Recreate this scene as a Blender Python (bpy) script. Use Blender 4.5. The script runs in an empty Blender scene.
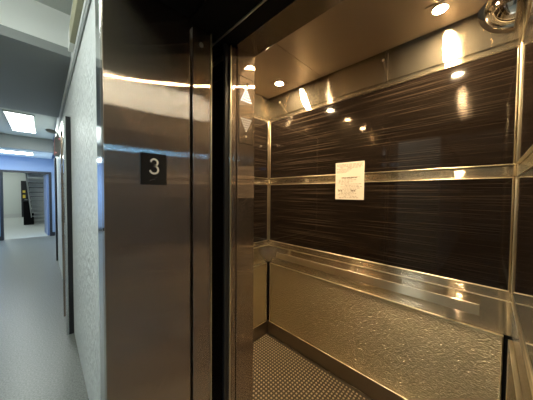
import bpy, bmesh, math, random
from mathutils import Vector, Matrix
random.seed(7)
C = bpy.context.scene.collection
sc = bpy.context.scene

# ------------------------------------------------------------------ materials
def nodes(name):
    m = bpy.data.materials.new(name); m.use_nodes = True
    nt = m.node_tree
    return m, nt, nt.nodes['Principled BSDF']

def setp(b, **k):
    al = {'color': 'Base Color', 'metal': 'Metallic', 'rough': 'Roughness', 'aniso': 'Anisotropic',
          'ecol': 'Emission Color', 'estr': 'Emission Strength', 'coat': 'Coat Weight', 'crough': 'Coat Roughness',
          'spec': 'Specular IOR Level', 'trans': 'Transmission Weight', 'ior': 'IOR'}
    for n, v in k.items():
        if isinstance(v, tuple) and len(v) == 3: v = (*v, 1)
        b.inputs[al[n]].default_value = v

def noise_bump(nt, b, scale, strength, dist=.002, vec_scale=(1, 1, 1), detail=4, rot=(0, 0, 0)):
    tc = nt.nodes.new('ShaderNodeTexCoord'); mp = nt.nodes.new('ShaderNodeMapping')
    mp.inputs['Scale'].default_value = vec_scale; mp.inputs['Rotation'].default_value = rot
    nz = nt.nodes.new('ShaderNodeTexNoise'); nz.inputs['Scale'].default_value = scale; nz.inputs['Detail'].default_value = detail
    bp = nt.nodes.new('ShaderNodeBump'); bp.inputs['Strength'].default_value = strength; bp.inputs['Distance'].default_value = dist
    nt.links.new(tc.outputs['Object'], mp.inputs[0]); nt.links.new(mp.outputs[0], nz.inputs['Vector'])
    nt.links.new(nz.outputs[0], bp.inputs['Height']); nt.links.new(bp.outputs[0], b.inputs['Normal'])
    return nz, mp

def plain(name, color, rough=.5, **k):
    m, nt, b = nodes(name); setp(b, color=color, rough=rough, **k)
    nz, mp = noise_bump(nt, b, 60, .06)
    return m

def steel(name, color, rough, tangent=None, k=0, mottle=.03, brush=None, haze=0, hrough=.5, bump=None):
    """metal; tangent is the direction across the brushing, along which the fine scratches scatter light (spread k)"""
    m, nt, b = nodes(name); setp(b, color=color, rough=rough, metal=1.0)
    L = nt.links.new
    tc = nt.nodes.new('ShaderNodeTexCoord'); mp = nt.nodes.new('ShaderNodeMapping')
    mp.inputs['Scale'].default_value = brush or (3, 3, 3)
    nz = nt.nodes.new('ShaderNodeTexNoise'); nz.inputs['Scale'].default_value = 6; nz.inputs['Detail'].default_value = 5
    mr = nt.nodes.new('ShaderNodeMapRange')
    mr.inputs['To Min'].default_value = max(.02, rough - mottle); mr.inputs['To Max'].default_value = rough + mottle
    L(tc.outputs['Object'], mp.inputs[0]); L(mp.outputs[0], nz.inputs['Vector'])
    L(nz.outputs[0], mr.inputs[0]); L(mr.outputs[0], b.inputs['Roughness'])
    if tangent:
        g = nt.nodes.new('ShaderNodeNewGeometry')
        sc_ = nt.nodes.new('ShaderNodeVectorMath'); sc_.operation = 'SCALE'; sc_.inputs['Scale'].default_value = 9173.0
        wn = nt.nodes.new('ShaderNodeTexWhiteNoise'); wn.noise_dimensions = '3D'
        sp = nt.nodes.new('ShaderNodeSeparateColor')
        a1 = nt.nodes.new('ShaderNodeMath'); a1.operation = 'ADD'
        a2 = nt.nodes.new('ShaderNodeMath'); a2.operation = 'SUBTRACT'; a2.inputs[1].default_value = 1
        tv = nt.nodes.new('ShaderNodeVectorMath'); tv.operation = 'SCALE'; tv.inputs[0].default_value = tuple(t * k for t in tangent)
        ad = nt.nodes.new('ShaderNodeVectorMath'); ad.operation = 'ADD'
        no_ = nt.nodes.new('ShaderNodeVectorMath'); no_.operation = 'NORMALIZE'
        L(g.outputs['Position'], sc_.inputs[0]); L(sc_.outputs[0], wn.inputs['Vector']); L(wn.outputs['Color'], sp.inputs[0])
        L(sp.outputs[0], a1.inputs[0]); L(sp.outputs[1], a1.inputs[1]); L(a1.outputs[0], a2.inputs[0]); L(a2.outputs[0], tv.inputs['Scale'])
        src = g.outputs['Normal']
        if bump:
            nz2, mp2 = noise_bump(nt, b, *bump); src = b.inputs['Normal'].links[0].from_socket
        L(src, ad.inputs[0]); L(tv.outputs[0], ad.inputs[1]); L(ad.outputs[0], no_.inputs[0]); L(no_.outputs[0], b.inputs['Normal'])
    if haze:
        # the soft bloom of a scuffed finish under the sharp reflection
        h = nt.nodes.new('ShaderNodeBsdfPrincipled'); setp(h, color=color, rough=hrough, metal=1.0)
        if bump: L(src, h.inputs['Normal'])
        mx = nt.nodes.new('ShaderNodeMixShader'); mx.inputs[0].default_value = haze
        L(b.outputs[0], mx.inputs[1]); L(h.outputs[0], mx.inputs[2])
        L(mx.outputs[0], nt.nodes['Material Output'].inputs['Surface'])
    return m

def emit(name, color, strength):
    m, nt, b = nodes(name); setp(b, color=(.8, .8, .8), ecol=color, estr=strength)
    return m

M = {}
SC = (.63, .59, .54)
M['jamb'] = steel('brushed steel of the entrance', (.46, .365, .275), .03, (0, 1, 0), .85, .01, (60, 60, .6), .12, .45)
SC = (.55, .50, .41)
M['frieze'] = steel('brushed steel of the car bands', SC, .06, (0, 0, 1), 1.05, .02, (.6, .6, 60), .06, .6)
M['carceil'] = steel('brushed steel car ceiling', (.42, .35, .28), .20, (0, 1, 0), .35, .03, (60, .6, 60), .30, .55)
M['transom'] = steel('brushed steel transom', (.30, .26, .22), .12, (0, 1, 1), .40, .03, (.6, 60, 60), .1)
M['trim'] = steel('polished steel edging', (.86, .78, .60), .30, mottle=.04)
M['rail'] = steel('satin steel handrail', (.76, .68, .52), .10, (0, 0, 1), .9, .03, None, .35, .45)
M['face'] = steel('bright steel frame face', (.66, .68, .68), .13, mottle=.03)
M['mirror'] = steel('mirror dome', (.9, .9, .88), .02, mottle=.01)
M['chrome'] = steel('chrome flange', (.8, .75, .68), .08, mottle=.02)
M['plinth'] = steel('dark satin steel plinth', (.30, .26, .21), .32, mottle=.05)
M['sill'] = steel('aluminium sill', (.5, .5, .5), .35)
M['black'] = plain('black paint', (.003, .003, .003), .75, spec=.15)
M['tan'] = plain('warm grey wall paint', (.30, .26, .21), .6)
M['darkfloor'] = plain('dark unseen lobby floor', (.09, .075, .06), .5)  # unseen floor, guessed dark for the reflections in the steel
M['blackgloss'] = plain('black enamel', (.012, .012, .013), .3)
M['plate'] = plain('black engraved plate', (.008, .007, .006), .5, spec=.25)
M['numeral'] = plain('pale numeral', (.75, .72, .62), .4)
M['white'] = plain('white paint', (.84, .86, .83), .6)
M['offwhite'] = plain('off white ceiling paint', (.60, .63, .60), .7)
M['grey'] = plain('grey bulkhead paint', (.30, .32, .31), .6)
M['greylight'] = plain('pale grey paint', (.50, .53, .51), .6)
M['bluewall'] = plain('pale blue wall paint', (.24, .33, .50), .5)
M['bluedoor'] = plain('blue grey door paint', (.16, .23, .40), .35)
M['darkblue'] = plain('dark slate paint', (.012, .014, .02), .45)
M['roomwall'] = plain('pale grey green wall paint', (.62, .65, .62), .6)
M['slat'] = plain('grey stair metal', (.58, .59, .58), .5)
M['olive'] = plain('olive cream trunking', (.42, .41, .27), .5)
M['paper'] = plain('white notice paper', (.76, .72, .65), .7)
M['ink'] = plain('grey printed text', (.15, .12, .09), .8)
M['yellow'] = plain('yellow sticker', (.8, .62, .08), .5)
M['red'] = emit('red indicator', (1, .05, .12), .5)
M['pinklens'] = plain('pink lens', (.75, .35, .36), .4)
M['plastic'] = plain('grey plastic', (.40, .40, .37), .5)
M['lampwarm'] = emit('warm downlight', (1, .73, .41), 1750)
M['tube'] = emit('cool troffer', (.92, 1, .95), 25)
M['tubeblue'] = emit('added blue lamp', (.16, .50, 1), 34)  # source of the blue streak on the jamb, added out of view
M['arrowlit'] = emit('lit white arrow', (.93, .96, 1), 2.2)
M['arrowdim'] = emit('faintly lit arrow', (1, .95, .9), .25)  # weak glow put into the down arrow

def veneer():
    m, nt, b = nodes('dark wood grain laminate')
    tc = nt.nodes.new('ShaderNodeTexCoord'); mp = nt.nodes.new('ShaderNodeMapping')
    mp.inputs['Scale'].default_value = (.9, .9, 62)
    n1 = nt.nodes.new('ShaderNodeTexNoise'); n1.inputs['Scale'].default_value = 2.2; n1.inputs['Detail'].default_value = 5; n1.inputs['Roughness'].default_value = .65
    n1.inputs['Distortion'].default_value = .12
    mp2 = nt.nodes.new('ShaderNodeMapping'); mp2.inputs['Scale'].default_value = (.55, .55, 130)
    n2 = nt.nodes.new('ShaderNodeTexNoise'); n2.inputs['Scale'].default_value = 2.4; n2.inputs['Detail'].default_value = 2
    r1 = nt.nodes.new('ShaderNodeValToRGB'); e = r1.color_ramp.elements
    e[0].position = .36; e[0].color = (.006, .0042, .0033, 1); e[1].position = .66; e[1].color = (.017, .012, .009, 1)
    r2 = nt.nodes.new('ShaderNodeValToRGB'); e = r2.color_ramp.elements
    e[0].position = .585; e[0].color = (0, 0, 0, 1); e[1].position = .76; e[1].color = (.085, .064, .048, 1)
    ad = nt.nodes.new('ShaderNodeMix'); ad.data_type = 'RGBA'; ad.blend_type = 'ADD'; ad.inputs[0].default_value = 1
    L = nt.links.new
    L(tc.outputs['Object'], mp.inputs[0]); L(mp.outputs[0], n1.inputs['Vector']); L(n1.outputs[0], r1.inputs[0])
    L(tc.outputs['Object'], mp2.inputs[0]); L(mp2.outputs[0], n2.inputs['Vector']); L(n2.outputs[0], r2.inputs[0])
    L(r1.outputs[0], ad.inputs[6]); L(r2.outputs[0], ad.inputs[7]); L(ad.outputs[2], b.inputs['Base Color'])
    setp(b, rough=.055, spec=.5)
    return m
M['veneer'] = veneer()

M['emboss'] = steel('embossed steel sheet', (.54, .47, .325), .16, (0, 0, 1), .95, .03, None, .3, .45, (48, .9, .010, (1.5, 1.5, 3.0), 4, (0, math.radians(28), 0)))

def stucco():
    m, nt, b = nodes('sprayed plaster'); setp(b, color=(.74, .78, .77), rough=.45)
    noise_bump(nt, b, 30, 1.0, .03, (1, 1, .55), 5)
    return m
M['stucco'] = stucco()

def floor_mat():
    m, nt, b = nodes('speckled grey vinyl floor'); setp(b, rough=.34)
    tc = nt.nodes.new('ShaderNodeTexCoord')
    n = nt.nodes.new('ShaderNodeTexNoise'); n.inputs['Scale'].default_value = 95; n.inputs['Detail'].default_value = 4
    n2 = nt.nodes.new('ShaderNodeTexNoise'); n2.inputs['Scale'].default_value = .2
    r = nt.nodes.new('ShaderNodeValToRGB'); e = r.color_ramp.elements
    e[0].position = .35; e[0].color = (.132, .138, .122, 1); e[1].position = .68; e[1].color = (.265, .272, .245, 1)
    mx = nt.nodes.new('ShaderNodeMix'); mx.data_type = 'RGBA'; mx.blend_type = 'MULTIPLY'; mx.inputs[0].default_value = .35
    L = nt.links.new
    L(tc.outputs['Object'], n.inputs['Vector']); L(tc.outputs['Object'], n2.inputs['Vector'])
    L(n.outputs[0], r.inputs[0]); L(r.outputs[0], mx.inputs[6]); L(n2.outputs[0], mx.inputs[7]); L(mx.outputs[2], b.inputs['Base Color'])
    bp = nt.nodes.new('ShaderNodeBump'); bp.inputs['Strength'].default_value = .2; bp.inputs['Distance'].default_value = .002
    L(n.outputs[0], bp.inputs['Height']); L(bp.outputs[0], b.inputs['Normal'])
    return m
M['floor'] = floor_mat()
M['rubber'] = plain('brown studded rubber', (.034, .026, .018), .42)
M['stud'] = plain('pale studs', (.32, .265, .19), .35)  # studs paler than the rubber sheet, sides and tops alike

# ------------------------------------------------------------------ mesh helpers
def box(bm, x0, x1, y0, y1, z0, z1, bev=0, mi=0):
    b2 = bmesh.new()
    vs = [b2.verts.new((x, y, z)) for x in (x0, x1) for y in (y0, y1) for z in (z0, z1)]
    for f in ((0, 1, 3, 2), (4, 6, 7, 5), (0, 4, 5, 1), (2, 3, 7, 6), (0, 2, 6, 4), (1, 5, 7, 3)):
        b2.faces.new([vs[i] for i in f])
    if bev: bmesh.ops.bevel(b2, geom=b2.edges[:], offset=bev, segments=3 if bev > .002 else 2, affect='EDGES', profile=.5)
    bmesh.ops.recalc_face_normals(b2, faces=b2.faces[:])
    for f in b2.faces: f.material_index = mi
    me = bpy.data.meshes.new('t'); b2.to_mesh(me); b2.free(); bm.from_mesh(me); bpy.data.meshes.remove(me)

def cyl(bm, c, axis, r, h, n=24, r2=None, bev=0, mi=0):
    """a cylinder starting at c and running h along axis ('x','y','z')"""
    b2 = bmesh.new()
    bmesh.ops.create_cone(b2, cap_ends=True, segments=n, radius1=r, radius2=r if r2 is None else r2, depth=abs(h))
    bmesh.ops.translate(b2, verts=b2.verts, vec=(0, 0, abs(h) / 2))
    if bev: bmesh.ops.bevel(b2, geom=[e for e in b2.edges if abs(e.verts[0].co.z - e.verts[1].co.z) < 1e-6], offset=bev, segments=2, affect='EDGES')
    d = Vector({'x': (1, 0, 0), 'y': (0, 1, 0), 'z': (0, 0, 1)}[axis]) * (1 if h > 0 else -1)
    R = d.to_track_quat('Z', 'Y').to_matrix().to_4x4()
    bmesh.ops.transform(b2, matrix=Matrix.Translation(c) @ R, verts=b2.verts)
    for f in b2.faces:
        f.material_index = mi; f.smooth = len(f.verts) == 4 and n > 8
    me = bpy.data.meshes.new('t'); b2.to_mesh(me); b2.free(); bm.from_mesh(me); bpy.data.meshes.remove(me)

def obj(name, bm, mats, parent=None, smooth=False):
    if smooth:
        for f in bm.faces: f.smooth = True
    me = bpy.data.meshes.new(name); bm.to_mesh(me); bm.free()
    for m in (mats if isinstance(mats, (list, tuple)) else [mats]): me.materials.append(M[m])
    o = bpy.data.objects.new(name, me); C.objects.link(o)
    if parent is not None:
        o.parent = parent; off = Vector(); p = parent
        while p is not None: off += Vector(p.location); p = p.parent
        me.transform(Matrix.Translation(-off))
    return o
def tag(o, label, cat, group=None):
    o['label'] = label; o['category'] = cat
    if group: o['group'] = group
    return o
def thing(name, label, cat, loc, group=None):
    o = bpy.data.objects.new(name, None); o.location = loc; o.empty_display_size = .1; C.objects.link(o)
    return tag(o, label, cat, group)
def struct(name, bm, mats, label=None, cat=None):
    o = obj(name, bm, mats); o['kind'] = 'structure'
    if label: o['label'] = label; o['category'] = cat
    return o
def B(*boxes, bev=0):
    bm = bmesh.new()
    for b in boxes: box(bm, *b[:6], bev=b[6] if len(b) > 6 else bev)
    return bm
def copy_tree(o, off, label, parent=None):
    c = o.copy(); C.objects.link(c)
    if parent is None:
        c.location = Vector(o.location) + Vector(off)
        if label: c['label'] = label
    else: c.parent = parent
    for ch in list(o.children): copy_tree(ch, off, None, c)
    return c

# ------------------------------------------------------------------ layout (metres; z = 0 is the landing floor)
D = 1.5907; XL = -1.5485; XR = .105; ZC = 2.335          # car interior
XJ = -.776; XJR = .098; ZH = 2.039                         # clear opening of the entrance
YF = .1224; YW = .198; YJ = .3817                           # frame face, corridor wall, back of the jamb
YC0, YC1 = .5976, .698                                     # car front return

# ================================================================== CORRIDOR SETTING
struct('floor', B((-9.95, 5.2, -1.75, YJ, -.12, 0)), 'floor', 'speckled grey corridor floor', 'floor')
w = bmesh.new()
box(w, -9.95, -6.6, .30, YJ - .012, 0, 3.1)
for a in ((-6.6, -3.43), (-2.93, -.86), (.18, 5.2)): box(w, a[0], a[1], YW, YJ - .012, 0, 3.1)
for a in ((-3.43, -2.93), (-.86, .18)): box(w, a[0], a[1], YW, YJ - .012, ZH + .12, 3.1)
struct('wall_corridor', w, 'stucco', 'white sprayed plaster corridor wall left of the elevator entrance', 'wall')
# the other side of the corridor, out of view, with a window near the far end
w = bmesh.new()
for a in ((-9.95, -9.5, 0, 3.1), (-8.3, -.6, 0, 3.1), (4.0, 5.2, 0, 3.1), (-.6, 4.0, 2.43, 3.1), (-9.5, -8.3, 0, .5), (-9.5, -8.3, 2.2, 3.1)): box(w, a[0], a[1], -1.87, -1.75, a[2], a[3])
struct('wall_opposite', w, 'tan')
wf = bmesh.new()
for a in ((-9.5, -9.44, .5, 2.2), (-8.36, -8.3, .5, 2.2), (-9.44, -8.36, .5, .56), (-9.44, -8.36, 2.14, 2.2), (-8.93, -8.87, .56, 2.14)): box(wf, a[0], a[1], -1.85, -1.77, a[2], a[3])
win = struct('window_1', wf, 'white')
w = bmesh.new()
for a in ((-.72, -.6, -6.6, -1.87), (4.0, 4.12, -6.6, -1.87), (-.72, 4.12, -6.72, -6.6)): box(w, *a, 0, 2.43)  # lobby walls, floor and ceiling: unseen, guessed for the steel to reflect
struct('wall_unseen_lobby', w, 'tan')
struct('floor_unseen_lobby', B((-.72, 4.12, -6.72, -1.75, -.12, -.0005)), 'darkfloor')
struct('ceiling_unseen_lobby', B((-.72, 4.12, -6.72, -1.871, 2.43, 2.55)), 'offwhite')
# near end of the corridor, out of view to the right
w = bmesh.new()
for a in ((-1.87, .437, 0, 3.1),): box(w, 5.2, 5.32, a[0], a[1], a[2], a[3])
struct('wall_near', w, 'tan')
# ceilings and bulkheads
struct('ceiling', B((-2.7605, 5.32, -1.87, YJ, 3.03, 3.2)), 'offwhite')
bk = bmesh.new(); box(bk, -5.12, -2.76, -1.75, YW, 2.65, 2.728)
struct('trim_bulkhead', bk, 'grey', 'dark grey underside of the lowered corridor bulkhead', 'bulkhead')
struct('trim_bulkhead_face', B((-5.12, -2.761, -1.75, YW, 2.7285, 3.1)), 'white', 'white upright face of the lowered bulkhead', 'bulkhead')
struct('ceiling_middle', B((-8.1, -5.12, -1.87, YW, 2.77, 2.9)), 'offwhite')
struct('trim_beam', B((-8.3, -8.1, -1.75, YW, 2.45, 2.77)), 'grey', 'grey beam across the corridor before the far doorway', 'beam')
struct('ceiling_end', B((-9.95, -8.3, -1.75, YW, 2.45, 2.6)), 'white')
struct('trim_rail', B((-5.1, 1.2, YW - .014, YW - .001, 2.49, 2.52, .004)), 'white', 'pale metal rail running high along the corridor wall', 'rail')
struct('trim_rail_shadow', B((-5.1, 1.2, YW - .010, YW - .001, 2.43, 2.489, .003)), 'grey', 'grey strip painted as the shadow under the high rail', 'rail')  # grey strip stands in for the shadow under the rail
tr = thing('cable_trunking', 'olive cream trunking high on the plaster wall under the ceiling', 'trunking', (-1.8, YW, 2.56))
obj('casing', B((-2.25, .6, YW - .042, YW - .001, 2.53, 2.66, .004)), 'olive', tr)
e = obj('end_cap', B((-2.4, -2.251, YW - .042, YW - .001, 2.53, 2.66, .004)), 'white', tr); e['label'] = 'white end cap'

# ---- far wall with doorway, room beyond
FW = -9.85
w = bmesh.new()
for a in ((-1.87, -.88, 0, 2.6), (.19, .44, 0, 2.6), (-.88, .19, 2.03, 2.6)): box(w, FW - .1, FW, a[0], a[1], a[2], a[3])
struct('wall_end', w, 'bluewall', 'pale blue wall at the far end of the corridor', 'wall')
struct('baseboard_end', B((FW, FW + .015, -1.75, -.88, 0, .12), (FW, FW + .015, .19, .298, 0, .12)), 'darkblue')
fr = B((FW - .11, FW + .02, -.88, -.82, 0, 2.03, .004), (FW - .11, FW + .02, .13, .19, 0, 2.03, .004), (FW - .11, FW + .02, -.82, .13, 1.97, 2.03, .004))
d1 = struct('door_1', fr, 'darkblue', 'dark frame of the far doorway', 'door frame')
ch, sh = math.cos(math.radians(12)), math.sin(math.radians(12))
lb = bmesh.new(); box(lb, -.88, 0, -.045, 0, .01, 1.96, .003)
leaf = obj('far_door_leaf', lb, 'bluedoor'); leaf.location = (FW - .1, .128, 0); leaf.rotation_euler = (0, 0, math.radians(4.5))
tag(leaf, 'blue grey door leaf standing open in the far doorway', 'door')
hb = bmesh.new(); cyl(hb, (-.80, -.045, 1.0), 'y', .011, -.05, 12); box(hb, -.81, -.69, -.105, -.09, .99, 1.012, .004)
h = obj('door_handle', hb, 'sill'); h.parent = leaf; h['label'] = 'metal handle'
struct('floor_room', B((-18.2, -9.95, -3.2, 1.6, -.12, 0)), 'greylight')
w = bmesh.new()
for a in ((-18.3, -18.2, -3.2, 1.7), (-18.2, -9.95, -3.3, -3.2), (-18.2, -9.95, 1.6, 1.7), (-9.95, -9.951, 0, 0)):
    if a[0] != a[1] and a[2] != a[3]: box(w, a[0], a[1], a[2], a[3], 0, 2.9)
struct('wall_room', w, 'roomwall', 'pale wall of the room beyond the far doorway', 'wall')
struct('baseboard_room', B((-18.2, -18.18, -3.2, -.87, 0, .2)), 'slat')
struct('ceiling_room', B((-18.3, -9.95, -3.3, 1.7, 2.9, 3.0)), 'offwhite')
bd = thing('black_exit_door', 'black door with yellow stickers on the back wall of the room beyond', 'door', (-18.19, -.45, 0))
lf = obj('leaf', B((-18.195, -18.15, -.86, .0, 0, 2.0, .004)), 'blackgloss', bd)
for z, hgt in ((1.34, .13), (1.05, .18)):
    s = obj('sticker', B((-18.15, -18.147, -.80, -.70, z, z + hgt)), 'yellow', lf); s['label'] = 'yellow sticker'
obj('handle', B((-18.15, -18.11, -.74, -.62, .94, .97, .004)), 'sill', lf)
# flight of stairs seen from below, rising toward the doorway
st = thing('stair_flight', 'grey flight of stairs seen through the far doorway', 'stairs', (-14.3, .1, 0))
n = 13
for k in range(n):
    x = -14.3 + k * .235; z = k * .175
    y0 = -.345 - .006 * k
    obj('step', B((x, x + .25, y0 + .02, .55, z + .0, z + .03, .003), (x - .012, x, y0 + .02, .55, z + .03, z + .15, .002)), 'slat', st)
sb = bmesh.new()
y0 = -.345
P = [(-14.45, -.0), (-14.15, -.0), (-14.15 + n * .235, n * .175 - .0), (-14.45 + n * .235, n * .175 + .12), (-14.45, .12)]
va = [sb.verts.new((x, y0 - .02 - .025 * (x + 14.4), z)) for x, z in P]; vb = [sb.verts.new((x, y0 - .025 * (x + 14.4), z)) for x, z in P]
sb.faces.new(va); sb.faces.new(vb[::-1])
for i in range(5): sb.faces.new((va[i], vb[i], vb[(i + 1) % 5], va[(i + 1) % 5]))
bmesh.ops.recalc_face_normals(sb, faces=sb.faces[:])
o = obj('stringer', sb, 'slat', st)
ns = obj('black_cabinet', B((-14.0, -13.75, -.60, -.30, 0, 1.0, .01)), 'black'); ns.name = 'floor_cabinet'
tag(ns, 'black upright cabinet standing at the foot of the stairs', 'cabinet')

# ---- corridor lights
def troffer(x0, x1, y0, y1, z, label, grp='ceiling troffers', mat='tube', drop=.024):
    t = thing('ceiling_light', label, 'ceiling light', ((x0 + x1) / 2, (y0 + y1) / 2, z), grp)
    obj('housing', B((x0 - .02, x1 + .02, y0 - .02, y0, z - .03, z, .002), (x0 - .02, x1 + .02, y1, y1 + .02, z - .03, z, .002),
                     (x0 - .02, x0, y0, y1, z - .03, z, .002), (x1, x1 + .02, y0, y1, z - .03, z, .002)), 'white', t)
    obj('diffuser', B((x0, x1, y0, y1, z - drop, z - .004)), mat, t)
    return t
troffer(-7.35, -5.75, -.44, -.11, 2.77, 'long bright ceiling light between the bulkhead and the beam')
troffer(-9.0, -8.5, -1.05, -.19, 2.45, 'bright ceiling light beyond the beam near the far doorway')
troffer(-2.0, -.8, -1.3, -.9, 3.03, 'ceiling light of the near corridor', drop=.09)
troffer(1.8, 3.0, -1.3, -.9, 3.03, 'unseen corridor lamp added to brighten the white bulkhead face', drop=.09)  # added out of view to brighten the bulkhead face
troffer(.9, 2.1, -4.75, -4.6, 2.43, 'unseen lamp guessed in the lobby across the corridor for the steel to reflect')  # guessed lamp, there for the steel to reflect
troffer(3.2, 3.9, -3.1, -2.5, 2.43, 'bluish unseen lamp added for the blue streak on the steel jamb', mat='tubeblue', drop=.04)  # added to draw the blue streak on the jamb
troffer(-12.2, -11.0, -1.9, -1.5, 2.9, 'front ceiling light of the room beyond the doorway')
troffer(-17.0, -15.8, -1.9, -1.5, 2.9, 'unseen rear lamp added to brighten the room beyond the doorway')  # second lamp, added to brighten the stairs and room

# ---- emergency light on the corridor wall
em = thing('emergency_light', 'grey emergency light with red indicators high on the corridor wall', 'emergency light', (-4.5, YW, 1.95))
obj('housing', B((-4.62, -4.5, .128, YW - .0, 1.94, 2.22, .006)), 'plastic', em)
o = obj('side_lens', B((-4.60, -4.505, .122, .128, 1.94, 2.18, .003)), 'pinklens', em); o['label'] = 'pink side lens'
for y, z in ((.178, 2.19), (.137, 1.985)):
    bm = bmesh.new(); cyl(bm, (-4.5, y, z), 'x', .011, .006, 16); obj('indicator', bm, 'red', em)
bm = bmesh.new(); cyl(bm, (-4.56, .16, 2.21), 'z', .012, .07, 12); obj('arm', bm, 'plastic', em)
bm = bmesh.new()
bmesh.ops.create_uvsphere(bm, u_segments=20, v_segments=12, radius=.05)
for v in bm.verts: v.co = Vector((v.co.x * .9, v.co.y * 1.15 - v.co.z * .4, v.co.z * .62))
for f in bm.faces: f.smooth = True
bmesh.ops.translate(bm, verts=bm.verts, vec=(-4.55, .095, 2.295)); obj('lamp_head', bm, 'plastic', em)

# ================================================================== ENTRANCES (two alike along the corridor)
def entrance(xj, xjr, yo, label, closed=False):
    t = thing('elevator_door_frame', label, 'door frame', ((xj + xjr) / 2, YF + yo, 0), 'elevator door frames')
    FWD = .109; yf = YF + yo
    def jamb(x, s):
        a = lambda u: x - s * u
        lo = lambda p, q: (min(a(p), a(q)), max(a(p), a(q)))
        obj('jamb', B((*lo(0, .03), yf, YJ, 0, ZH, .0025)), 'jamb', t)
        obj('frame_face', B((*lo(.0305, FWD), yf, yf + .018, 0, ZH + .10, .002)), 'face', t)
        o = obj('outer_edge', B((*lo(FWD - .012, FWD), yf + .0185, YW - .0005, 0, ZH + .10)), 'blackgloss', t); o['label'] = 'black outer edge of the frame'
    jamb(xj, 1); jamb(xjr, -1)
    obj('head_face', B((xj - .03, xjr + .03, yf, yf + .018, ZH + .012, ZH + .10, .002)), 'face', t)
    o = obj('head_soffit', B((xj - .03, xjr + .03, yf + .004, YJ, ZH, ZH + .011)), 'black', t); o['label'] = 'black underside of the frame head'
    if closed:
        m = (xj + xjr) / 2
        for a, b in ((xj + .001, m - .001), (m + .001, xjr - .001)): obj('door_panel', B((a, b, yf + .020, yf + .055, .012, ZH - .002, .003)), 'sill', t)
    return t
entrance(XJ, XJR, 0, 'steel frame of the open elevator entrance bearing the number 3')
entrance(-3.35, -3.002, .02, 'closed steel elevator entrance farther along the corridor, black at its near edge', True)
dc = struct('trim_casing', B((-6.5, -6.2, YW - .03, YW - .0005, 0, 2.1, .003)), 'blackgloss', 'dark casing at the far end of the corridor wall', 'trim')
# hoistway side of the wall: dark header over the doors, sills
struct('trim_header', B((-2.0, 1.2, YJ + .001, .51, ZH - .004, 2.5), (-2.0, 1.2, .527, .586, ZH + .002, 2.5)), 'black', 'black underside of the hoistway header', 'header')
struct('trim_header_edge', B((-1.9, 1.1, .511, .517, ZH - .008, ZH + .03, .002)), 'trim', 'thin bright edge of the header', 'edging')
struct('trim_hoistway', B((-2.3, -2.25, YJ, .59, 0, 2.5), (1.25, 1.3, YJ, .59, 0, 2.5)), 'black')
struct('floor_sill', B((-2.2, 1.2, YJ, .489, -.12, 0), (-2.2, 1.2, .5185, YC1, -.12, 0)), 'sill')
# sliding doors parked at the left, only their leading edges show
ld = thing('landing_door', 'steel sliding landing door drawn back, its narrow edge beside the number plate jamb', 'door', (-1.4, .431, 0))
obj('door_panel', B((-1.93, XJ - .002, .394, .468, .012, ZH - .01, .003)), 'jamb', ld)
bm = bmesh.new(); cyl(bm, (XJ - .002, .4275, 1.967), 'x', .0085, .002, 16); cyl(bm, (XJ, .4275, 1.967), 'x', .0047, .0006, 6); obj('bolt', bm, 'sill', ld)
o = obj('edge_strip', B((XJ - .006, XJ + .001, .4685, .4725, .012, ZH - .01, .001)), 'trim', ld)
cd = thing('car_door', 'steel sliding car door drawn back, thin edge left of the arrow panel', 'door', (-1.4, .578, 0))
obj('door_panel', B((-1.93, XJ - .001, .557, .5935, .012, ZH - .01, .002)), 'jamb', cd)
o = obj('edge_strip', B((XJ - .005, XJ + .002, .560, .566, .012, ZH - .01, .001)), 'trim', cd)
o = obj('safety_edge', B((XJ - .02, XJ - .006, .5365, .5565, .012, ZH - .01, .003)), 'blackgloss', cd); o['label'] = 'black rubber safety edge'

# ================================================================== ELEVATOR CAR SETTING
struct('floor_car_base', B((XL - .04, XR + .04, YC1, D + .04, -.12, -.004)), 'plinth')
# studded rubber: one floor mesh with low round studs
vs, fs, mi = [], [], []
x0, x1, y0, y1 = XL + .012, XR - .012, YC1 + .001, D - .012
vs += [(x0, y0, -.002), (x1, y0, -.002), (x1, y1, -.002), (x0, y1, -.002)]; fs.append((0, 1, 2, 3)); mi.append(0)
p = .0252; ns_ = 8
nx = int((x1 - x0) / p); ny = int((y1 - y0) / p)
for i in range(nx):
    for j in range(ny):
        cx, cy = x0 + (i + .5) * p, y0 + (j + .5) * p
        b0 = len(vs); r = .0072
        for rr, zz in ((r, -.002), (r * .8, .0012)):
            for a in range(ns_):
                t = 2 * math.pi * a / ns_; vs.append((cx + rr * math.cos(t), cy + rr * math.sin(t), zz))
        for a in range(ns_):
            q = (a + 1) % ns_; fs.append((b0 + a, b0 + q, b0 + ns_ + q, b0 + ns_ + a)); mi.append(1)
        fs.append(tuple(b0 + ns_ + a for a in range(ns_))); mi.append(1)
me = bpy.data.meshes.new('floor_car'); me.from_pydata(vs, [], fs)
me.materials.append(M['rubber']); me.materials.append(M['stud'])
for pl, i in zip(me.polygons, mi): pl.material_index = i
fc = bpy.data.objects.new('floor_car', me); C.objects.link(fc)
fc['kind'] = 'structure'; fc['label'] = 'brown studded rubber floor of the elevator car'; fc['category'] = 'floor'

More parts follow.
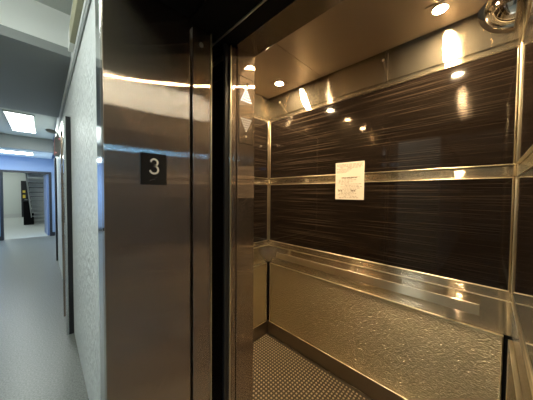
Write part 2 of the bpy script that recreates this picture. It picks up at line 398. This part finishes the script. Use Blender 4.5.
WB = D + .003
bw = struct('wall_back', B((XL - .04, XR + .04, WB, WB + .04, 0, 2.42)), 'frieze', 'brushed steel back wall of the elevator car', 'wall')
struct('wall_left', B((XL - .04, XL - .003, YC1, WB, 0, 2.42)), 'frieze', 'brushed steel left wall of the elevator car', 'wall')
struct('wall_right', B((XR + .003, XR + .043, YC1 - .05, WB, 0, 2.42)), 'frieze', 'brushed steel right wall of the elevator car', 'wall')
struct('wall_front', B((XL - .04, XJ, YC0, YC1, 0, 2.42, .002)), 'jamb', 'brushed steel front return beside the car door', 'wall')
struct('trim_transom', B((XJ + .0005, XR + .04, YC0 - .008, YC1, ZH, 2.42, .002)), 'transom', 'brushed steel transom over the car door', 'transom')
struct('ceiling_car', B((XL + .0, -.952, YC1 + .001, D - .022, ZC, ZC + .02, .0012), (-.949, XR, YC1 + .001, D - .022, ZC, ZC + .02, .0012)), 'carceil', 'brushed bronze toned ceiling of the elevator car', 'ceiling')
struct('trim_ceiling_gap', B((XL - .03, XR + .03, YC1, D + .003, ZC + .03, ZC + .05)), 'black')
# bands of the back, left and right walls (raised plates between the panels)
def band(z0, z1, d, name, mat='frieze'):
    bm = bmesh.new()
    box(bm, XL + d, XR - d, D - d, D + .003, z0, z1, .0012)
    box(bm, XL - .003, XL + d, YC1 + .001, D + .003, z0, z1, .0012)
    box(bm, XR - d, XR + .003, YC1 - .04, D + .003, z0, z1, .0012)
    return struct(name, bm, mat)
band(2.148, ZC - .012, .004, 'trim_frieze')
band(1.502, 1.552, .003, 'trim_middle_band')
band(.897, .942, .006, 'trim_ledge')
band(.726, .8955, .001, 'trim_rail_band')
def base():
    bm = bmesh.new()
    box(bm, XL - .003, XR, D - .010, D + .003, 0, .128, .001)
    box(bm, XL - .003, XL + .010, YC1 + .001, D - .010, 0, .128, .001)
    box(bm, XR - .010, XR + .003, YC1 - .04, D - .010, 0, .128, .001)
    return struct('baseboard_car', bm, 'plinth', 'dark steel plinth round the car floor', 'baseboard')
base()
struct('trim_ledge_bead', B((XL + .006, XR - .006, D - .0095, D - .0055, .8935, .8985), (XL, XL + .0095, YC1 + .002, D - .0055, .8935, .8985), (XR - .0095, XR, YC1 - .03, D - .0055, .8935, .8985), bev=.0015), 'trim')
struct('trim_frieze_seam', B((-.479, -.477, D - .0046, D - .0035, 2.148, ZC - .012)), 'plinth')
struct('trim_corner_left', B((XL + .0032, XL + .0072, D - .0072, D - .0032, .945, 2.13)), 'trim')
struct('trim_corner_right', B((XR - .0072, XR - .0032, D - .0072, D - .0032, .945, 2.33)), 'trim')
struct('trim_corner_slots', B((XL - .003, XL + .0335, D - .002, D + .003, .13, .724), (XL - .003, XL + .002, D - .0335, D - .002, .13, .724), (XR - .0325, XR + .003, D - .002, D + .003, .13, .724), (XR - .002, XR + .003, D - .0335, D - .002, .13, .724)), 'black', 'black slots in the corners beside the lower panels', 'slot')

# ---- removable wall panels: sheet + steel edging
def panel(axis, pos, a0, a1, z0, z1, sheet, label, group, t=.010, e=.0055):
    """axis 'y': on the back wall, facing -y; 'x+': on the left wall facing +x; 'x-': on the right wall facing -x"""
    cx = (a0 + a1) / 2
    loc = (cx, pos, z0) if axis == 'y' else (pos, cx, z0)
    th = thing('wall_panel', label, 'wall panel', loc, group)
    def bx(bm, u0, u1, z0, z1, d0, d1, bev=0):
        if axis == 'y': box(bm, u0, u1, pos - d1, pos - d0, z0, z1, bev)
        elif axis == 'x+': box(bm, pos + d0, pos + d1, u0, u1, z0, z1, bev)
        else: box(bm, pos - d1, pos - d0, u0, u1, z0, z1, bev)
    bm = bmesh.new(); bx(bm, a0 + e, a1 - e, z0 + e, z1 - e, .0, t); obj('sheet', bm, sheet, th)
    bm = bmesh.new()
    bx(bm, a0, a1, z0, z0 + e, 0, t + .004, .0028); bx(bm, a0, a1, z1 - e, z1, 0, t + .004, .0028)
    bx(bm, a0, a0 + e, z0 + e, z1 - e, 0, t + .004, .0028); bx(bm, a1 - e, a1, z0 + e, z1 - e, 0, t + .004, .0028)
    obj('edging', bm, 'trim', th, True)
    return th
bx0, bx1 = XL + .024, XR - .016
panel('y', D - .0005, bx0, bx1, 1.556, 2.112, 'veneer', 'upper dark wood grain panel on the back wall, above the notice', 'wood grain panels')
panel('y', D - .0005, bx0, bx1, .944, 1.499, 'veneer', 'lower dark wood grain panel on the back wall, above the handrail', 'wood grain panels')
panel('y', D - .0005, XL + .034, XR - .029, .130, .724, 'emboss', 'wide textured steel panel at the bottom of the back wall', 'textured steel panels', t=.012)
ly0, ly1 = YC1 + .01, D - .024
panel('x+', XL + .0005, ly0, ly1, 1.556, 2.112, 'veneer', 'upper dark wood grain panel on the left wall behind the arrow jamb', 'wood grain panels')
panel('x+', XL + .0005, ly0, ly1, .944, 1.499, 'veneer', 'lower dark wood grain panel on the left wall behind the steel jamb', 'wood grain panels')
panel('x+', XL + .0005, ly0, D - .034, .130, .724, 'emboss', 'textured steel panel at the bottom of the left wall, near the jamb', 'textured steel panels', t=.012)
panel('x-', XR - .0005, ly0, D - .045, 1.556, 2.112, 'veneer', 'upper dark wood grain panel on the right wall, a sliver at the edge', 'wood grain panels')
panel('x-', XR - .0005, ly0, D - .045, .944, 1.499, 'veneer', 'lower dark wood grain panel on the right wall, a sliver at the edge', 'wood grain panels')
panel('x-', XR - .0005, ly0, D - .034, .130, .724, 'emboss', 'textured steel panel at the bottom of the right wall', 'textured steel panels', t=.012)

# ---- handrail
hr = thing('handrail', 'flat steel handrail along the back wall under the wood grain panel', 'handrail', (-.69, D, .80))
obj('bar', B((-1.385, -.012, D - .062, D - .050, .806, .862, .0025)), 'rail', hr)
for x in (-1.31, -.70, -.13):
    bm = bmesh.new(); box(bm, x - .018, x + .018, D - .050, D - .0012, .822, .846, .002); obj('bracket', bm, 'rail', hr)

# ---- downlights
grp = 'car ceiling downlights'
def downlight(x, y, label):
    t = thing('downlight', label, 'downlight', (x, y, ZC), grp)
    bm = bmesh.new()
    # square trim plate with a round hole
    n = 32; ro = .055; z0, z1 = ZC - .004, ZC - .0005
    ring = [(0.0305 * math.cos(2 * math.pi * i / n), 0.0305 * math.sin(2 * math.pi * i / n)) for i in range(n)]
    outer = []
    for i in range(n):
        c, s = math.cos(2 * math.pi * i / n), math.sin(2 * math.pi * i / n); k = ro / max(abs(c), abs(s)); outer.append((c * k, s * k))
    def V(pt, z): return bm.verts.new((x + pt[0], y + pt[1], z))
    A = [V(q, z0) for q in ring]; Bv = [V(q, z0) for q in outer]; Cv = [V(q, z1) for q in outer]; Dv = [V(q, z1) for q in ring]
    for i in range(n):
        j = (i + 1) % n
        bm.faces.new((A[i], A[j], Bv[j], Bv[i])); bm.faces.new((Bv[i], Bv[j], Cv[j], Cv[i])); bm.faces.new((A[j], A[i], Dv[i], Dv[j])); bm.faces.new((Cv[i], Cv[j], Dv[j], Dv[i]))
    bmesh.ops.recalc_face_normals(bm, faces=bm.faces[:])
    tp = obj('trim_plate', bm, 'carceil', t)
    bm = bmesh.new(); cyl(bm, (x, y, ZC - .0008), 'z', .0300, -.0012, 32); obj('lamp', bm, 'lampwarm', tp)['label'] = 'glowing warm lamp'
downlight(-1.262, 1.41, 'left rear downlight in the car ceiling, at the left corner')
downlight(-.19, 1.405, 'right rear downlight in the car ceiling, near the dome mirror')
downlight(-1.252, .91, 'left front downlight of the car ceiling, by the door side')
downlight(-.185, .91, 'right front downlight of the car ceiling, by the door side')

# ---- corner dome mirror (an eighth of a sphere with a flange)
dm = thing('dome_mirror', 'convex chrome dome mirror in the upper right corner of the car', 'mirror', (XR, D, ZC))
bm = bmesh.new(); N = 20; Rm = .107
cx, cy, cz = .070, D - .005, ZC - .002
grid = []
for i in range(N + 1):
    th_ = math.pi / 2 * i / N
    row = []
    for j in range(N + 1):
        ph = math.pi / 2 * j / N
        row.append(bm.verts.new((cx - Rm * math.cos(th_) * math.cos(ph), cy - Rm * math.cos(th_) * math.sin(ph), cz - Rm * 1.12 * math.sin(th_))))
    grid.append(row)
for i in range(N):
    for j in range(N):
        f = bm.faces.new((grid[i][j], grid[i + 1][j], grid[i + 1][j + 1], grid[i][j + 1])); f.smooth = True
bmesh.ops.remove_doubles(bm, verts=bm.verts[:], dist=1e-5)
bmesh.ops.recalc_face_normals(bm, faces=bm.faces[:])
obj('dome', bm, 'mirror', dm)
bm = bmesh.new(); n_ = 20   # upright side plate closing the dome towards the right wall
pa = [(cx + .001, D - .005, cz)] + [(cx + .001, cy - Rm * math.cos(math.pi / 2 * i / n_), cz - Rm * 1.12 * math.sin(math.pi / 2 * i / n_)) for i in range(n_ + 1)]
va = [bm.verts.new(q) for q in pa]; vb = [bm.verts.new((q[0] + .003, q[1], q[2])) for q in pa]
bm.faces.new(va); bm.faces.new(vb[::-1])
for i in range(len(pa)): k = (i + 1) % len(pa); bm.faces.new((va[i], vb[i], vb[k], va[k]))
bmesh.ops.recalc_face_normals(bm, faces=bm.faces[:])
obj('side_plate', bm, 'plinth', dm)
bm = bmesh.new()
def arc_strip(fn, r0, r1, tk):
    n = 24; prev = None
    for i in range(n + 1):
        a = math.pi / 2 * i / n
        q = [bm.verts.new(fn(r, a, t)) for r, t in ((r0, 0), (r1, 0), (r1, tk), (r0, tk))]
        if prev:
            for k in range(4): f = bm.faces.new((prev[k], prev[(k + 1) % 4], q[(k + 1) % 4], q[k])); f.smooth = False
        else: bm.faces.new(q[::-1])
        prev = q
    bm.faces.new(prev)
arc_strip(lambda r, a, t: (cx - r * math.cos(a), D - .0045 - t, cz - r * 1.12 * math.sin(a)), Rm - .002, Rm + .022, .006)
arc_strip(lambda r, a, t: (cx - r * math.cos(a), cy - r * math.sin(a), cz - t), Rm - .002, Rm + .022, .005)
bmesh.ops.recalc_face_normals(bm, faces=bm.faces[:])
obj('flange', bm, 'chrome', dm)

# ---- screws of the frieze
for x, z, lab in ((-1.41, 2.271, 'small screw head at the left of the steel frieze under the left downlight'), (-.507, 2.291, 'small screw head in the frieze beside the vertical seam'), (-.175, 2.304, 'small screw head in the frieze beside the bright lamp reflection')):
    bm = bmesh.new(); cyl(bm, (x, D - .0041, z), 'y', .008, -.004, 14, bev=.0012); tag(obj('screw', bm, 'trim'), lab, 'screw', 'frieze screws')

# ---- paper notice taped across the middle band
no = thing('notice', 'white printed paper notice taped across the middle band of the back wall', 'notice', (-.715, D - .014, 1.372))
sh_ = obj('sheet', B((-.823, -.609, D - .0165, D - .0150, 1.371, 1.644)), 'paper', no)
bm = bmesh.new(); rnd = random.Random(3)
def line(z, hgt, x0, x1, wmin, wmax, gap):
    x = x0
    while x < x1:
        w_ = rnd.uniform(wmin, wmax); e_ = min(x + w_, x1)
        if rnd.random() < .93: box(bm, x, e_, D - .0169, D - .0166, z, z + hgt)
        x = e_ + gap
z = 1.628
for i in range(4): line(z, .0028, -.812, -.622, .008, .026, .005); z -= .0085
for i in range(4): line(z, .0028, -.812, -.68 - .02 * i, .008, .022, .005); z -= .0085
obj('paragraph_text', bm, 'ink', sh_); bm = bmesh.new()
line(1.527, .007, -.775, -.66, .012, .03, .005)
obj('heading_text', bm, 'ink', sh_); bm = bmesh.new()
z = 1.545
for i in range(16):
    line(z - .01 * i - .012, .003, rnd.uniform(-.81, -.74), rnd.uniform(-.70, -.62), .006, .02, .008)
line(1.43, .010, -.80, -.765, .008, .016, .006); line(1.43, .010, -.70, -.665, .008, .016, .006)
obj('table_text', bm, 'ink', sh_)

# ---- floor number plate on the jamb
fp = thing('floor_number_plate', 'black square plate with number 3 on the steel jamb', 'sign', (XJ, .256, 1.436))
fpl = obj('plate', B((XJ + .0003, XJ + .005, .216, .296, 1.4355, 1.5375, .001)), 'plate', fp)
# numeral 3 as one ribbon along two bowls
def spline(P, n=10):
    out = []
    for i in range(len(P) - 1):
        p0, p1, p2, p3 = P[max(i - 1, 0)], P[i], P[i + 1], P[min(i + 2, len(P) - 1)]
        for k in range(n):
            t = k / n
            out.append(tuple(.5 * (2 * p1[a] + (p2[a] - p0[a]) * t + (2 * p0[a] - 5 * p1[a] + 4 * p2[a] - p3[a]) * t * t + (3 * p1[a] - p0[a] - 3 * p2[a] + p3[a]) * t ** 3) for a in (0, 1)))
    return out + [P[-1]]
up = spline([(-.36, .80), (-.20, .95), (.03, 1.0), (.27, .92), (.36, .76), (.27, .60), (.08, .535), (-.06, .53)])
lo_ = spline([(-.06, .53), (.12, .52), (.33, .42), (.41, .26), (.33, .09), (.10, 0), (-.16, .01), (-.33, .09), (-.43, .20)])
pts = up + lo_[1:]
bm = bmesh.new(); H = .046; HW_ = .030; hw = .0029; prev = None; n_ = len(pts)
for i, (a, b_) in enumerate(pts):
    p0, p1 = pts[max(i - 1, 0)], pts[min(i + 1, n_ - 1)]
    dx, dz = p1[0] - p0[0], p1[1] - p0[1]; ln = math.hypot(dx, dz) or 1; nx_, nz_ = -dz / ln, dx / ln
    y_, z_ = .2556 + a * HW_, 1.4725 + b_ * H
    qd = [bm.verts.new((XJ + t, y_ + s_ * nx_ * hw, z_ + s_ * nz_ * hw)) for s_, t in ((1, .0045), (1, .0058), (-1, .0058), (-1, .0045))]
    if prev:
        for k in range(4): bm.faces.new((prev[k], prev[(k + 1) % 4], qd[(k + 1) % 4], qd[k]))
    else: bm.faces.new(qd[::-1])
    prev = qd
bm.faces.new(prev); bmesh.ops.recalc_face_normals(bm, faces=bm.faces[:])
o = obj('numeral', bm, 'numeral', fpl); o['label'] = 'pale numeral 3'
bm = bmesh.new()
for dy, dz in ((0, 0), (.006, .006), (-.012, -.004), (-.006, 0)): cyl(bm, (XJ + .005, .2556 + dy, 1.453 + dz), 'x', .0006, .0004, 8)
obj('braille', bm, 'numeral', fpl)

# ---- direction lantern in the front return
la = thing('direction_lantern', 'steel arrow panel with a lit up arrow in the front return', 'indicator panel', (XJ, .6435, 1.627))
fa = obj('faceplate', B((XJ + .0003, XJ + .0022, .6065, .6845, 1.633, 1.9215, .0008)), 'jamb', la)
o = obj('shadow_gap', B((XJ + .0001, XJ + .0009, .6040, .6870, 1.6302, 1.9245)), 'black', la)
def dots(tip, base, up):
    bm = bmesh.new(); R_ = 6
    for i in range(R_):
        z = tip + (base - tip) * i / (R_ - 1)
        for j in range(i + 1):
            y = .6455 + (j - i / 2) * .0109
            cyl(bm, (XJ + .0022, y, z), 'x', .0028, .0008, 10)
    return bm
o = obj('up_arrow', dots(1.875, 1.8206, True), 'arrowlit', fa); o['label'] = 'lit white up arrow of dots'
o = obj('down_arrow', dots(1.689, 1.740, False), 'arrowdim', fa); o['label'] = 'faintly lit down arrow of dots'
bm = bmesh.new(); cyl(bm, (XJ + .0022, .650, 1.898), 'x', .0043, .001, 12); obj('hole', bm, 'black', fa)
bm = bmesh.new(); cyl(bm, (XJ + .0022, .645, 1.664), 'x', .005, .003, 14, bev=.001); obj('screw', bm, 'trim', fa)

# ================================================================== LIGHT, SKY, CAMERA
wd = bpy.data.worlds.new('World'); sc.world = wd; wd.use_nodes = True
wb = wd.node_tree.nodes['Background']; wb.inputs[0].default_value = (.42, .62, 1, 1); wb.inputs[1].default_value = .2
def area(name, loc, rot, sx, sy, power, color):
    l = bpy.data.lights.new(name, 'AREA'); l.shape = 'RECTANGLE'; l.size = sx; l.size_y = sy; l.energy = power; l.color = color
    o = bpy.data.objects.new(name, l); o.location = loc; o.rotation_euler = rot; C.objects.link(o); return o
area('daylight_far_window', (-8.9, -1.95, 1.35), (math.radians(90), 0, 0), 1.2, 1.7, 48, (.26, .52, 1))
cam = bpy.data.cameras.new('camera'); co = bpy.data.objects.new('camera', cam); C.objects.link(co); sc.camera = co
yaw, pit, rol = (math.radians(a) for a in (44.826, 1.6711, .4745))
F = Vector((-math.sin(yaw) * math.cos(pit), math.cos(yaw) * math.cos(pit), -math.sin(pit)))
R0 = Vector((math.cos(yaw), math.sin(yaw), 0)); U0 = R0.cross(F)
Rv = R0 * math.cos(rol) + U0 * math.sin(rol); Uv = -R0 * math.sin(rol) + U0 * math.cos(rol)
co.matrix_world = Matrix(((Rv.x, Uv.x, -F.x, 0), (Rv.y, Uv.y, -F.y, 0), (Rv.z, Uv.z, -F.z, 1.41), (0, 0, 0, 1)))
cam.sensor_width = 36; cam.lens = 221.84 / 533 * 36; cam.clip_start = .02

sc.view_settings.view_transform = 'Standard'; sc.view_settings.look = 'None'; sc.view_settings.gamma = 1
sc.view_settings.exposure = 0
cy = sc.cycles
cy.use_denoising = True; cy.max_bounces = 14; cy.glossy_bounces = 12; cy.diffuse_bounces = 6
cy.sample_clamp_indirect = 20; cy.caustics_reflective = True; cy.blur_glossy = .5
